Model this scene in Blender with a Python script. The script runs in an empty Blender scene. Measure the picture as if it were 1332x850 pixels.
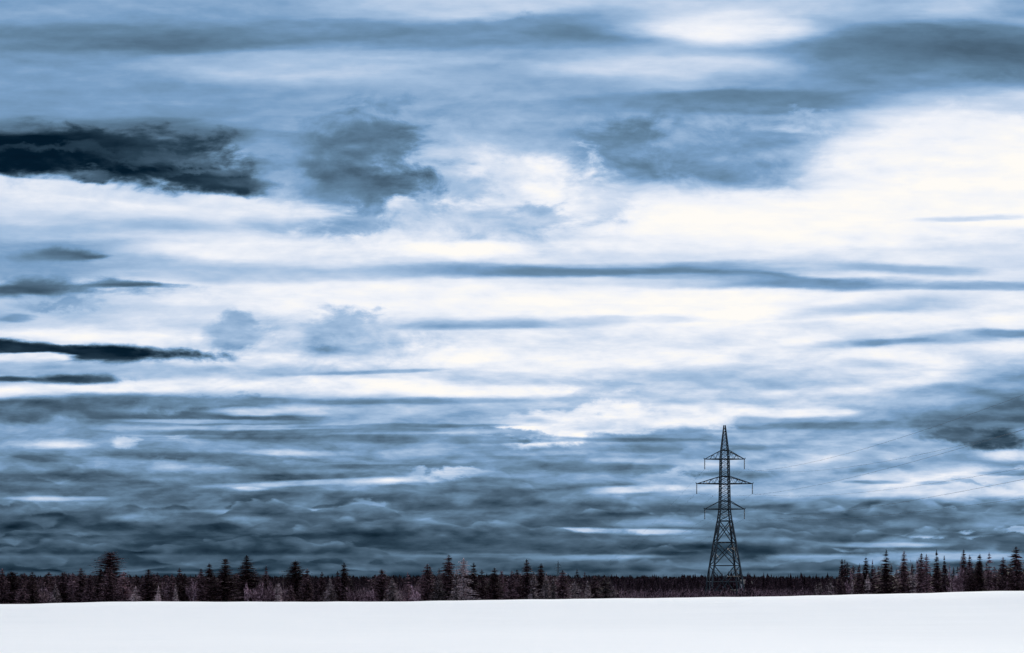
import bpy, math, random
import numpy as np
from mathutils import Vector, Matrix

# ------------------------------------------------------------------ basics
F = 1332.0          # focal length in photo pixels
HX, HY = 666.0, 752.0   # vanishing point of the level view
EYE = 1.7
scn = bpy.context.scene
C = scn.collection
R = math.radians

scn.render.engine = 'CYCLES'
scn.render.resolution_x, scn.render.resolution_y = 1024, 653
scn.cycles.use_adaptive_sampling = True
scn.cycles.adaptive_threshold = 0.015; scn.cycles.adaptive_min_samples = 10
scn.cycles.use_denoising = True; scn.cycles.denoiser = 'OPENIMAGEDENOISE'
scn.cycles.max_bounces = 4
scn.cycles.diffuse_bounces = 3
scn.view_settings.view_transform = 'Standard'
scn.view_settings.look = 'None'
scn.view_settings.exposure = 0
scn.view_settings.gamma = 1
scn.view_settings.use_curve_mapping = False

cam_d = bpy.data.cameras.new('camera')
cam = bpy.data.objects.new('camera', cam_d); C.objects.link(cam)
cam.location = (0, 0, EYE); cam.rotation_euler = (R(90), 0, 0)
cam_d.sensor_width = 36; cam_d.lens = 36
cam_d.shift_y = (HY - 425) / 1332.0
cam_d.clip_start = 0.5; cam_d.clip_end = 30000
scn.camera = cam

# ------------------------------------------------------------------ node helper
class NT:
    def __init__(s, nt): s.nt = nt; s.n = nt.nodes; s.l = nt.links; s.k = 0
    def node(s, t, **kw):
        n = s.n.new(t)
        for a, b in kw.items(): setattr(n, a, b)
        n.location = ((s.k % 40) * 170, -(s.k // 40) * 260); s.k += 1
        return n
    def set(s, sock, v):
        if isinstance(v, bpy.types.NodeSocket): s.l.new(v, sock)
        elif v is not None: sock.default_value = v
    def math(s, op, a, b=None, c=None, clamp=False):
        n = s.node('ShaderNodeMath', operation=op, use_clamp=clamp)
        s.set(n.inputs[0], a); s.set(n.inputs[1], b)
        if c is not None: s.set(n.inputs[2], c)
        return n.outputs[0]
    def vmath(s, op, a, b=None, out=0):
        n = s.node('ShaderNodeVectorMath', operation=op)
        s.set(n.inputs[0], a)
        if b is not None: s.set(n.inputs[1], b)
        return n.outputs[out]
    def comb(s, x, y, z):
        n = s.node('ShaderNodeCombineXYZ')
        for i, v in enumerate((x, y, z)): s.set(n.inputs[i], v)
        return n.outputs[0]
    def sep(s, v):
        n = s.node('ShaderNodeSeparateXYZ'); s.set(n.inputs[0], v); return n.outputs
    def noise(s, v, scale, detail=5, rough=.55, dist=0.0, lac=2.0):
        n = s.node('ShaderNodeTexNoise'); n.noise_dimensions = '3D'
        s.set(n.inputs['Vector'], v)
        n.inputs['Scale'].default_value = scale; n.inputs['Detail'].default_value = detail
        n.inputs['Roughness'].default_value = rough; n.inputs['Distortion'].default_value = dist
        n.inputs['Lacunarity'].default_value = lac
        return n.outputs['Fac'], n.outputs['Color']
    def mapr(s, v, a, b, c=0.0, d=1.0, mode='LINEAR'):
        n = s.node('ShaderNodeMapRange', interpolation_type=mode)
        s.set(n.inputs[0], v); s.set(n.inputs[1], a); s.set(n.inputs[2], b); s.set(n.inputs[3], c); s.set(n.inputs[4], d)
        return n.outputs[0]
    def mix(s, f, a, b):
        n = s.node('ShaderNodeMix', data_type='FLOAT')
        s.set(n.inputs[0], f); s.set(n.inputs[2], a); s.set(n.inputs[3], b)
        return n.outputs[0]
    def mixc(s, f, a, b, blend='MIX'):
        n = s.node('ShaderNodeMix', data_type='RGBA', blend_type=blend)
        s.set(n.inputs[0], f); s.set(n.inputs[6], a); s.set(n.inputs[7], b)
        return n.outputs[2]
    def ramp(s, v, stops, interp='LINEAR'):
        n = s.node('ShaderNodeValToRGB'); s.set(n.inputs[0], v)
        cr = n.color_ramp; cr.interpolation = interp
        cr.elements[0].position, cr.elements[0].color = stops[0][0], (*stops[0][1], 1)
        cr.elements[1].position, cr.elements[1].color = stops[-1][0], (*stops[-1][1], 1)
        for p, c in stops[1:-1]:
            e = cr.elements.new(p); e.color = (*c, 1)
        return n.outputs[0]

def lin(c):
    return tuple(((x/255)/12.92 if x/255 <= .04045 else ((x/255+.055)/1.055)**2.4) for x in c)

def azel(px, py):
    u = (px-HX)/F; v = (HY-py)/F
    return u, v

# ------------------------------------------------------------------ sky: a cloud deck drawn by direction
SUN_AZ, SUN_EL = 23.5, 21.0      # degrees right of the view, above the horizon
w = bpy.data.worlds.new('World'); scn.world = w; w.use_nodes = True
w.cycles.sampling_method = 'NONE'
t = NT(w.node_tree); t.n.clear()
out = t.node('ShaderNodeOutputWorld')
co = t.node('ShaderNodeTexCoord').outputs['Generated']
dx, dy, dz = t.sep(co)
# where the direction meets a flat cloud deck whose bands run across the view: u sideways, v upwards (both as slopes)
ady = t.math('ABSOLUTE', dy)
hyp = t.math('SQRT', t.math('MULTIPLY_ADD', dx, dx, t.math('MULTIPLY', dy, dy)))
dyc = t.math('MAXIMUM', ady, t.math('MULTIPLY_ADD', hyp, .75, .02))
az = t.math('DIVIDE', dx, t.math('MAXIMUM', ady, .05))
el = t.math('DIVIDE', dz, dyc)
uu = t.math('DIVIDE', dx, dyc)
P0 = t.comb(az, el, 1.0)

# noise fields in direction space, squashed towards the horizon like a deck seen from below
def deck(k, s_=0.0):
    return t.comb(uu, t.math('MULTIPLY_ADD', el, k, s_*k) if s_ else t.math('MULTIPLY', el, k), t.math('MULTIPLY', dy, .6))
sq = deck(7.0)
nS_f, nS_c = t.noise(sq, 4.5, 6, .55)          # streaks
sq2 = deck(2.0)
nR_f, nR_c = t.noise(sq2, 17.0, 6, .58, .3)        # billows
nF_f, nF_c = t.noise(deck(2.6), 46.0, 4, .6)
def off(c, k):
    v = t.vmath('SUBTRACT', c, (.5, .5, .5))
    return t.vmath('MULTIPLY', v, (k[0], k[1], 0.0))
near = t.mapr(el, .0, .26, .4, 1.0)                     # ragged edges shrink with distance
def warp(P, c, k):
    m = t.node('ShaderNodeVectorMath', operation='MULTIPLY_ADD')
    t.set(m.inputs[0], off(c, k)); t.set(m.inputs[1], t.comb(near, near, near)); t.set(m.inputs[2], P)
    return m.outputs[0]
PS = warp(warp(P0, nS_c, (.12, .018)), nF_c, (.013, .0022))
PR = warp(warp(P0, nR_c, (.075, .055)), nF_c, (.016, .012))
edS = t.math('MULTIPLY', t.math('SUBTRACT', nS_f, .5), 1.1)
edR = t.math('MULTIPLY', t.math('SUBTRACT', nR_f, .5), 1.6)

# mean tone by elevation
prof = [(0, .62), (60, .62), (120, .66), (170, .64), (230, .72), (280, .83), (330, .86), (400, .89), (470, .88), (510, .8), (540, .66), (590, .58), (640, .50), (690, .38), (752, .33)]
pts = [(azel(666, y)[1], v) for y, v in prof]
ELMAX = 1.5708
stops = sorted([(max(0, math.atan(e))/ELMAX, (v, v, v)) for e, v in pts] + [(.42, (.70,)*3), (.6, (.88,)*3), (1.0, (.92,)*3)])
V0 = t.math('ADD', t.ramp(t.math('DIVIDE', t.math('ARCTANGENT', el), ELMAX), stops, 'LINEAR'), 0.0)
# x, y, rx, ry, degrees, tone, opacity, softness, kind
STROKES = [
# top of the frame
(60,110,260,70,0,.56,.7),(230,130,280,50,0,.60,.6),
(200,10,300,22,0,.64,.6),(620,4,240,30,0,.80,.85),(60,20,140,20,0,.60,.5),
(220,52,430,26,0,.50,.9,.6),(230,56,230,14,0,.43,.8),(480,44,220,20,0,.54,.8),(640,42,90,15,0,.55,.6,.8,'R'),
(785,38,120,30,-3,.52,.9,.6),(760,45,85,12,0,.48,.7),
(440,88,250,26,0,.78,.85),(330,82,200,14,0,.70,.6),(700,108,240,36,0,.64,.6),(900,70,200,16,0,.74,.7),
(950,18,190,30,0,.84,.8),(985,40,170,18,0,.97,.98,.8),(960,26,110,18,0,.92,.7),(860,88,200,16,0,.82,.8),(980,98,200,24,0,.84,.9),
(1190,18,190,30,0,.70,.85),(1240,12,80,16,0,.76,.6),
(1270,66,270,40,2,.40,.95,.7),(1150,76,140,32,0,.46,.7),(1310,72,120,26,0,.40,.6),
(1130,105,260,24,0,.52,.75),(1270,108,80,14,0,.60,.6,.8,'R'),
(980,130,240,16,0,.50,.9,.5),(1100,135,120,12,0,.48,.6),(1290,142,220,26,0,.78,.85),
(830,142,160,20,0,.58,.5),(1040,168,100,14,0,.72,.8,.6,'R'),(1010,174,60,8,0,.46,.8),
(900,200,190,52,0,.58,.85,.7,'R'),(800,198,75,46,0,.50,.85,.7,'R'),(865,212,75,32,0,.52,.7,.8,'R'),
(1010,205,100,46,0,.58,.8,.7,'R'),(920,190,60,30,0,.62,.5,.8,'R'),
(1300,228,300,92,0,.985,1,.85,'S'),(1300,205,190,60,0,1.0,.9,.7,'R'),(1190,218,140,50,0,.98,.9,.8,'R'),(1120,225,90,34,0,.93,.8,.8,'R'),(1250,160,160,20,0,.92,.7),
(990,284,275,42,0,.99,1,.7),(870,250,190,18,0,.84,.6),(1200,280,220,44,0,.99,.9,.8),(1290,300,110,9,2,.88,.8),(1250,283,70,5,-3,.80,.8),(1200,190,120,14,3,.92,.6),(880,318,200,10,0,.93,.7),
# centre cumulus
(610,235,180,70,0,.76,.8,.8,'R'),(640,255,180,60,0,.84,.8,.7,'R'),
(640,200,110,20,0,.78,.6,.8),(720,245,60,45,0,.97,.85,.7,'R'),(650,215,60,20,0,.9,.7,.7,'R'),(570,272,50,30,0,.92,.8,.7,'R'),(620,262,50,24,0,.95,.6,.7,'R'),
(600,240,50,26,0,.66,.6,.7,'R'),(545,250,36,40,0,.60,.7,.7,'R'),(700,285,50,18,0,.66,.6,.7,'R'),
(380,205,70,70,0,.66,.7,.8,'R'),
(462,206,100,66,-6,.48,.95,.7,'R'),(458,232,92,50,0,.42,.8,.85,'R'),(490,178,50,26,0,.47,.8,.8,'R'),(500,244,45,26,0,.44,.6,.9,'R'),
(430,270,60,40,0,.50,.85,.7,'R'),(400,285,90,26,0,.64,.7,.7,'R'),(600,285,140,24,0,.74,.7,.7,'R'),(520,272,26,12,0,.86,.7,.8,'R'),(520,135,30,10,0,.58,.6,.8,'R'),
# big dark gap at left
(300,262,150,22,2,.92,.8),(110,258,280,26,3,.86,.95,.5),(130,262,200,14,3,.92,.7),
(110,174,270,20,2,.38,.75,.8),(40,198,250,34,1,.10,1,.6,'W'),(180,214,170,27,6,.10,1,.7,'W'),(200,190,130,16,6,.24,.7,.8,'W'),(280,236,90,13,6,.20,.9,.7,'W'),(70,190,120,7,2,.30,.5,.9,'R'),(180,205,60,8,4,.3,.6,.9,'R'),(240,205,80,12,4,.34,.7,.8),(300,225,50,8,4,.42,.7,.8),
(20,162,70,12,0,.46,.6),(115,224,40,11,8,.40,.8,.8,'R'),(270,222,60,6,8,.42,.6,.8,'R'),
(140,250,170,10,6,.86,.85,.4),
# left middle
(60,298,220,16,0,.66,.7),(230,312,200,10,0,.88,.7),(60,290,90,8,0,.82,.5),
(40,330,210,26,0,.55,.85),(75,331,70,9,0,.36,.9,.9,'W'),(20,335,80,14,0,.46,.7,.9,'W'),(125,332,25,4,0,.36,.8),
(280,324,150,13,0,.95,.9),(150,352,420,16,0,.68,.85),(40,352,160,18,0,.56,.7),
(60,375,180,17,2,.36,.9,.9,'W'),(180,372,60,6,2,.42,.7,.8,'W'),(30,378,70,9,0,.28,.8),(160,374,70,4,0,.36,.8),
(40,405,160,22,0,.62,.8),(170,412,220,26,0,.80,.7),(10,412,30,6,0,.46,.6),(80,395,70,10,0,.56,.6,.8,'R'),(230,438,150,12,0,.90,.7),
# long streaks
(420,355,300,12,0,.74,.8),(610,323,130,13,0,.98,.95),(360,328,90,10,0,.92,.8),
(620,388,400,24,0,.97,.85),(900,402,300,30,0,1.0,.85),
(740,352,330,11,0,.62,.95,.7),(730,353,150,7,0,.50,.9),(890,359,180,8,3,.50,.95),(1100,371,240,9,0,.54,.95),(1180,350,150,9,2,.64,.9),(1285,372,130,7,0,.60,.8),(800,366,160,8,0,.78,.6),
(1170,398,160,13,-5,.76,.9),(1070,414,90,7,-4,.80,.8),(1220,418,210,12,0,.95,.8),
(640,421,250,12,-1,.72,.95),(620,423,130,9,0,.62,.9),(820,416,110,7,0,.80,.8),
(1230,443,220,9,-3,.70,.95),(1145,447,40,5,0,.56,.9),(1190,444,36,4,0,.56,.9),(1310,435,70,7,0,.52,.9),(1230,458,200,8,0,.92,.7),
(370,452,130,52,0,.82,.7,.8,'R'),(440,438,60,36,0,.66,.9,.6,'R'),(432,456,42,16,0,.56,.8,.8,'R'),(305,436,42,24,0,.64,.9,.6,'R'),(500,442,70,30,0,.76,.8,.7,'R'),(360,440,40,40,0,.80,.7,.8,'R'),(380,470,120,14,0,.84,.7),
(720,468,300,18,0,.96,.8),
(600,488,240,11,0,.80,.8),(490,484,140,4,-3,.62,.8),
(130,459,175,11,3,.12,1,.7,'W'),(30,450,100,10,3,.15,1,.7,'W'),(36,463,48,6,0,.9,1,.4),
(90,480,200,14,0,.62,.85),(95,493,70,8,0,.24,.95,.8,'W'),(12,492,40,5,0,.28,.9),(280,486,150,8,0,.74,.7),
(210,506,420,10,-1,.92,.9,.8),(30,514,120,8,0,.88,.8),(640,509,300,9,0,.97,.85),
(980,490,200,20,-1,.76,.9,.7),(960,500,140,10,0,.68,.6),(870,498,90,8,0,.84,.6),(1110,472,80,10,0,.76,.7),(800,505,110,10,0,.76,.7,.7,'R'),(1180,490,120,12,0,.93,.7),(1040,535,90,8,0,.97,.8),(930,532,90,10,0,.97,.8),
(1215,512,80,13,-3,.66,.85),(1325,498,100,34,0,.52,.8),(1310,540,170,22,-2,.38,.9,.8),(1130,553,300,8,-1,.44,.9),
# lower left
(120,534,340,18,-1,.38,.95,.5),(250,545,170,10,0,.36,.8),(250,527,100,10,0,.56,.8,.7,'R'),(430,522,240,5,0,.54,.8),(320,535,60,6,0,.82,.8),(420,532,90,8,0,.82,.8),
(30,562,140,18,0,.58,.8,.7,'R'),(90,578,62,9,-1,.85,1,.7),(163,575,20,9,0,.80,.95,.6,'R'),(228,567,18,4,0,.80,.9,.6,'R'),
(350,562,220,5,0,.36,.9),(330,556,110,4,0,.70,.8),(360,587,140,4,0,.74,.9),
(320,598,190,9,2,.28,.95,.5),(190,590,200,8,0,.40,.7),(220,612,90,18,0,.54,.9,.6,'R'),(215,606,24,10,0,.60,.8,.6,'R'),(390,606,50,10,0,.50,.8,.6,'R'),(50,598,80,8,0,.36,.7),
(80,622,180,8,0,.32,.9),(60,640,200,12,0,.30,.85),(90,649,100,4,0,.70,.95),(400,629,130,5,-2,.76,.95),(325,637,26,4,0,.84,.95),
(360,648,240,11,0,.28,.9),(380,665,160,4,0,.70,.95),(320,675,50,5,0,.58,.8),(180,673,40,6,0,.58,.9),(60,665,120,12,0,.38,.8),
(300,690,420,16,0,.30,.7),(230,683,80,16,0,.32,.8,.6,'R'),(450,705,270,16,0,.22,.85),(200,700,140,9,0,.24,.85),(100,722,240,18,0,.36,.7),(200,743,260,4,0,.48,.7),(450,742,300,6,0,.40,.6),
# lower centre
(740,553,110,24,-2,.95,1,.5,'R'),(800,548,150,20,0,.88,.85,.6,'R'),(880,545,100,10,-4,.90,.7),(660,566,60,6,0,.46,.7,.7,'R'),
(600,550,150,8,0,.66,.6),(580,563,160,4,0,.76,.9),(520,571,260,5,0,.42,.8),(480,562,120,4,0,.46,.8),
(840,572,150,5,0,.42,.95),(900,566,90,5,0,.52,.6),(480,608,170,9,0,.36,.95),(760,608,220,7,0,.46,.7),(850,618,140,8,0,.48,.6),
(510,627,100,8,-1,.83,1,.7),(590,617,60,6,0,.78,.9,.6,'R'),(640,624,50,12,0,.44,.8,.7,'R'),(560,640,90,12,0,.42,.8,.6,'R'),
(820,630,90,9,-3,.48,.9,.5),(830,638,120,5,-3,.84,.95),(880,628,60,10,0,.72,.85,.6,'R'),(880,650,60,14,0,.44,.9,.6,'R'),
(660,643,120,6,0,.34,.9),(480,657,30,6,0,.72,.9,.6,'R'),(530,655,90,8,0,.40,.7),(500,672,60,9,0,.32,.9,.6,'R'),(535,680,36,12,0,.44,.9,.6,'R'),(680,663,110,8,0,.32,.95,.5),(600,672,90,12,0,.42,.7,.6,'R'),
(480,684,60,3,0,.58,.8),(640,695,220,18,0,.38,.8),(560,708,180,13,0,.25,.9),
(740,689,110,4,0,.80,.95),(850,692,70,5,0,.80,.95),(725,697,80,11,0,.30,.95,.5,'R'),(800,701,48,18,0,.34,.95,.5,'R'),(860,703,40,5,0,.38,.8,.6,'R'),(780,725,100,4,0,.66,.85),(640,723,140,4,0,.50,.7),
(800,736,340,10,0,.34,.85),(740,727,100,4,0,.60,.6),(930,650,120,12,0,.60,.7),(910,680,140,8,0,.58,.7),(910,665,80,8,0,.46,.7,.6,'R'),
# lower right
(1120,580,220,20,0,.74,.9),(1050,600,200,12,0,.72,.8),(980,580,110,6,0,.52,.8),(1265,568,80,18,0,.38,.95,.6,'R'),(1297,573,28,14,0,.28,.9,.6,'R'),(1320,594,60,8,0,.92,.9),
(1190,604,160,6,0,.62,.8),(1220,632,220,22,0,.88,.9,.7),(1130,627,40,3,0,.42,.9),(1205,629,22,3,0,.46,.8),(1310,615,50,4,0,.5,.9),(1260,627,40,4,0,.66,.7,.7,'R'),
(1040,640,160,10,0,.68,.8),(1010,650,120,6,0,.56,.8),
(1100,673,90,8,0,.36,.95,.5),(1230,677,140,12,0,.44,.95,.6,'R'),(1320,680,70,14,0,.54,.8,.7,'R'),
(1010,690,110,20,0,.40,.95,.6,'R'),(1090,696,120,20,0,.34,.95,.55,'R'),(1170,705,40,14,0,.50,.8,.6,'R'),(1265,702,110,13,0,.36,1,.5,'R'),
(1203,696,34,6,0,.90,1,.6,'R'),(1290,692,60,4,0,.80,.8,.6,'R'),(1150,708,90,4,0,.74,.8),(1260,725,130,10,0,.74,.9),(1090,728,130,9,0,.66,.9,.7,'R'),(1000,735,160,10,0,.50,.8),(930,700,80,10,0,.56,.6),(1030,715,60,4,0,.72,.8),
(1100,742,200,5,0,.52,.8),
(355,200,42,44,0,.63,.8,.8,'R'),(365,240,40,20,0,.72,.6,.8,'R'),(330,238,60,6,4,.40,.6,.8,'W'),
(380,568,220,3,0,.40,.8),(520,556,200,3,0,.48,.8),(260,548,140,3,0,.70,.7),(620,575,200,3,0,.46,.7),(700,590,180,4,0,.66,.7),(1000,560,200,3,0,.56,.7),(900,600,160,4,0,.72,.7),(420,612,200,4,0,.52,.7),(250,625,120,4,0,.5,.6),(560,600,140,3,0,.62,.7),
]
STROKES = [tuple(s) + (.85, .75, 'S')[len(s)-6:] for s in STROKES]

low = t.math('MULTIPLY', t.mapr(el, .10, .30, 1.0, 0.30), t.mapr(el, .0, .12, .35, 1.0))                      # more structure low down
st_f, _ = t.noise(deck(10.0), 5.0, 5, .58, .4)
def puffs(s_): return t.noise(t.vmath('ADD', deck(3.4, s_), t.vmath('MULTIPLY', nS_c, (.06, .05, 0))), 15.0, 6, .56)[0]
pf0, pf1 = puffs(0.0), puffs(.007)
tex = t.math('MULTIPLY', t.math('MULTIPLY', t.math('SUBTRACT', st_f, .5), low), .38)
tex = t.math('MULTIPLY_ADD', t.math('MULTIPLY', t.math('SUBTRACT', pf0, pf1), t.math('MULTIPLY', t.mapr(el, .07, .27, 1.0, .20), t.mapr(el, 0, .12, .35, 1.0))), .55, tex)   # lit tops, dark bases
tex = t.math('MULTIPLY_ADD', t.math('MULTIPLY', t.math('SUBTRACT', pf0, .5), t.mapr(el, .1, .35, 1.0, .3)), .26, tex)
nR2_f, _ = t.noise(t.vmath('ADD', sq2, (0.0, .022, 0.0)), 17.0, 5, .58, .3)
def blob(px, py, rx, ry):
    a, e = azel(px, py)
    x = t.math('MULTIPLY_ADD', az, F/rx, -a*F/rx); y = t.math('MULTIPLY_ADD', el, F/ry, -e*F/ry)
    return t.mapr(t.math('MULTIPLY_ADD', x, x, t.math('MULTIPLY', y, y)), 0.0, 1.0, 1.0, 0.0, 'SMOOTHSTEP')
heaps = t.math('MAXIMUM', t.math('MAXIMUM', blob(600, 240, 340, 140), blob(420, 450, 230, 60)), t.math('MAXIMUM', blob(900, 195, 300, 80), t.math('MULTIPLY', blob(180, 225, 300, 60), .6)))
tex = t.math('MULTIPLY_ADD', t.math('MULTIPLY', t.math('SUBTRACT', nR_f, nR2_f), heaps), .30, tex)
tex = t.math('MULTIPLY_ADD', t.math('MULTIPLY', t.math('SUBTRACT', nR_f, .5), t.mapr(el, .1, .5, 1.0, .6)), .12, tex)
sky = t.node('ShaderNodeTexSky', sky_type='NISHITA'); sky.sun_disc = False
sky.sun_elevation = R(SUN_EL); sky.sun_rotation = R(SUN_AZ)
sky.air_density = 1.0; sky.dust_density = .6; sky.ozone_density = 2.0
clear = t.vmath('MULTIPLY', sky.outputs[0], (.012, .035, .05))
# overhead, beyond the picture, the deck's tone and strength are set to light the snow
ov = t.mapr(el, .62, 2.5, 10.0, 10.0*0.74, 'SMOOTHSTEP')

sat = t.mapr(el, .08, .34, .98, 1.03)      # the far, low clouds are greyer

def new_group(name, ins, outs):
    g = bpy.data.node_groups.new(name, 'ShaderNodeTree')
    for n_, k_ in ins: g.interface.new_socket(n_, in_out='INPUT', socket_type=k_)
    for n_, k_ in outs: g.interface.new_socket(n_, in_out='OUTPUT', socket_type=k_)
    q = NT(g); gi = q.node('NodeGroupInput'); go = q.node('NodeGroupOutput')
    return g, q, gi.outputs, go.inputs

# tone -> colour of the cloud deck; thin places let the clear sky through
FIN, q, gi, go = new_group('cloud_tone', [('V', 'NodeSocketFloat'), ('Clear', 'NodeSocketVector'), ('Over', 'NodeSocketFloat'), ('Sat', 'NodeSocketFloat')], [('Color', 'NodeSocketColor')])
tone = q.ramp(gi[0], [(0.0, lin((2, 12, 24))), (.10, lin((6, 26, 42))), (.25, lin((44, 65, 82))), (.38, lin((76, 100, 121))),
                  (.50, lin((103, 134, 162))), (.60, lin((125, 160, 197))), (.72, lin((166, 192, 222))),
                  (.84, lin((210, 222, 240))), (.93, lin((240, 243, 250))), (1.0, lin((255, 252, 247)))])
hs = q.node('ShaderNodeHueSaturation'); q.set(hs.inputs['Color'], tone); q.set(hs.inputs['Saturation'], gi[3]); tone = hs.outputs[0]
cover = q.mapr(gi[0], .0, .18, .6, 1.0, 'SMOOTHSTEP')
q.l.new(q.mixc(cover, gi[1], q.vmath('MULTIPLY', tone, q.comb(gi[2], gi[2], gi[2]))), go[0])

def geo(s):
    px, py, rx, ry = s[:4]
    a, e = azel(px, py)
    return a, e, rx/F*1.25, ry/F*1.25
def touches(s, box):
    a, e, sx, sy = geo(s); d = R(abs(s[4]))
    w_ = 1.5*math.hypot(sx*math.cos(d), sy*math.sin(d)) + .07
    h_ = 1.5*math.hypot(sy*math.cos(d), sx*math.sin(d)) + (.034 if s[8] == 'R' else .014)
    return a+w_ > box[0] and a-w_ < box[1] and e+h_ > box[2] and e-h_ < box[3]

# one cloud: an ellipse with a ragged edge laid over the tone so far
ONE, q, gi, go = new_group('cloud', [('P', 'NodeSocketVector'), ('Edge', 'NodeSocketFloat'), ('V', 'NodeSocketFloat'), ('Across', 'NodeSocketVector'),
                                     ('Up', 'NodeSocketVector'), ('Tone', 'NodeSocketFloat'), ('Opacity', 'NodeSocketFloat'), ('Inner', 'NodeSocketFloat')], [('V', 'NodeSocketFloat')])
x = q.vmath('DOT_PRODUCT', gi[0], gi[3], out=1); y = q.vmath('DOT_PRODUCT', gi[0], gi[4], out=1)
r = q.math('ADD', q.math('SQRT', q.math('MULTIPLY_ADD', x, x, q.math('MULTIPLY', y, y))), gi[1])
q.l.new(q.mix(q.mapr(r, 1.0, gi[7], 0.0, gi[6], 'SMOOTHSTEP'), gi[2], gi[5]), go[0])

# a row of cumulus heaps far off: bumpy tops catching light, flat darker bases
ROW, q, gi, go = new_group('cloud_row', [('P', 'NodeSocketVector'), ('Fine', 'NodeSocketFloat'), ('V', 'NodeSocketFloat'), ('Base', 'NodeSocketFloat'), ('Height', 'NodeSocketFloat'),
                                         ('Seed', 'NodeSocketFloat'), ('Light', 'NodeSocketFloat'), ('Dark', 'NodeSocketFloat')], [('V', 'NodeSocketFloat')])
x, y, _ = q.sep(gi[0])
n1, _ = q.noise(q.comb(x, y, gi[5]), 6.0, 3, .5)
def puff(P_, sc):
    n = q.node('ShaderNodeTexVoronoi', feature='F1', voronoi_dimensions='2D'); q.set(n.inputs['Vector'], P_); n.inputs['Scale'].default_value = sc
    return n.outputs['Distance']
xw = q.math('MULTIPLY_ADD', gi[1], .012, q.math('ADD', x, q.math('MULTIPLY', gi[5], 3.1)))
d1 = puff(q.comb(xw, q.math('MULTIPLY_ADD', y, .5, gi[5]), 0.0), 11.0)
d2 = puff(q.comb(xw, q.math('MULTIPLY', y, 1.8), 0.0), 38.0)
th = q.math('MULTIPLY_ADD', q.math('SUBTRACT', n1, .5), 5.5, q.math('MULTIPLY_ADD', q.math('MULTIPLY', d1, d1), -1.5, 1.1))
th = q.math('MULTIPLY_ADD', d2, -.75, th)
th = q.math('MULTIPLY', q.math('MULTIPLY_ADD', q.math('SUBTRACT', gi[1], .5), .5, th), gi[4])      # thickness of the heap here
up = q.math('SUBTRACT', y, gi[3])
m1 = q.mapr(q.math('SUBTRACT', th, up), 0.0, q.math('MULTIPLY', gi[4], .24), 0, 1, 'SMOOTHSTEP')
m2 = q.mapr(up, q.math('MULTIPLY', gi[4], -.30), q.math('MULTIPLY', gi[4], .12), 0, 1, 'SMOOTHSTEP')
rel = q.mapr(q.math('DIVIDE', up, q.math('MAXIMUM', th, .001)), .1, .95, 0, 1)
tn = q.math('MULTIPLY_ADD', q.math('SUBTRACT', .3, d2), .22, q.mix(q.math('POWER', rel, 1.4), gi[7], gi[6]))
tn = q.math('MULTIPLY_ADD', x, .16, tn)
q.l.new(q.mix(q.math('MULTIPLY', q.math('MULTIPLY', m1, m2), .90), gi[2], tn), go[0])
OVER_ROWS = [(.007, .011, .43, .26), (.024, .012, .47, .27), (.041, .013, .54, .30), (.062, .013, .60, .36)]
ROWS = [(.001, .014, .43, .28), (.014, .017, .46, .24), (.030, .019, .53, .27), (.048, .021, .59, .31), (.069, .022, .65, .37), (.094, .024, .71, .45)]

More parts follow.
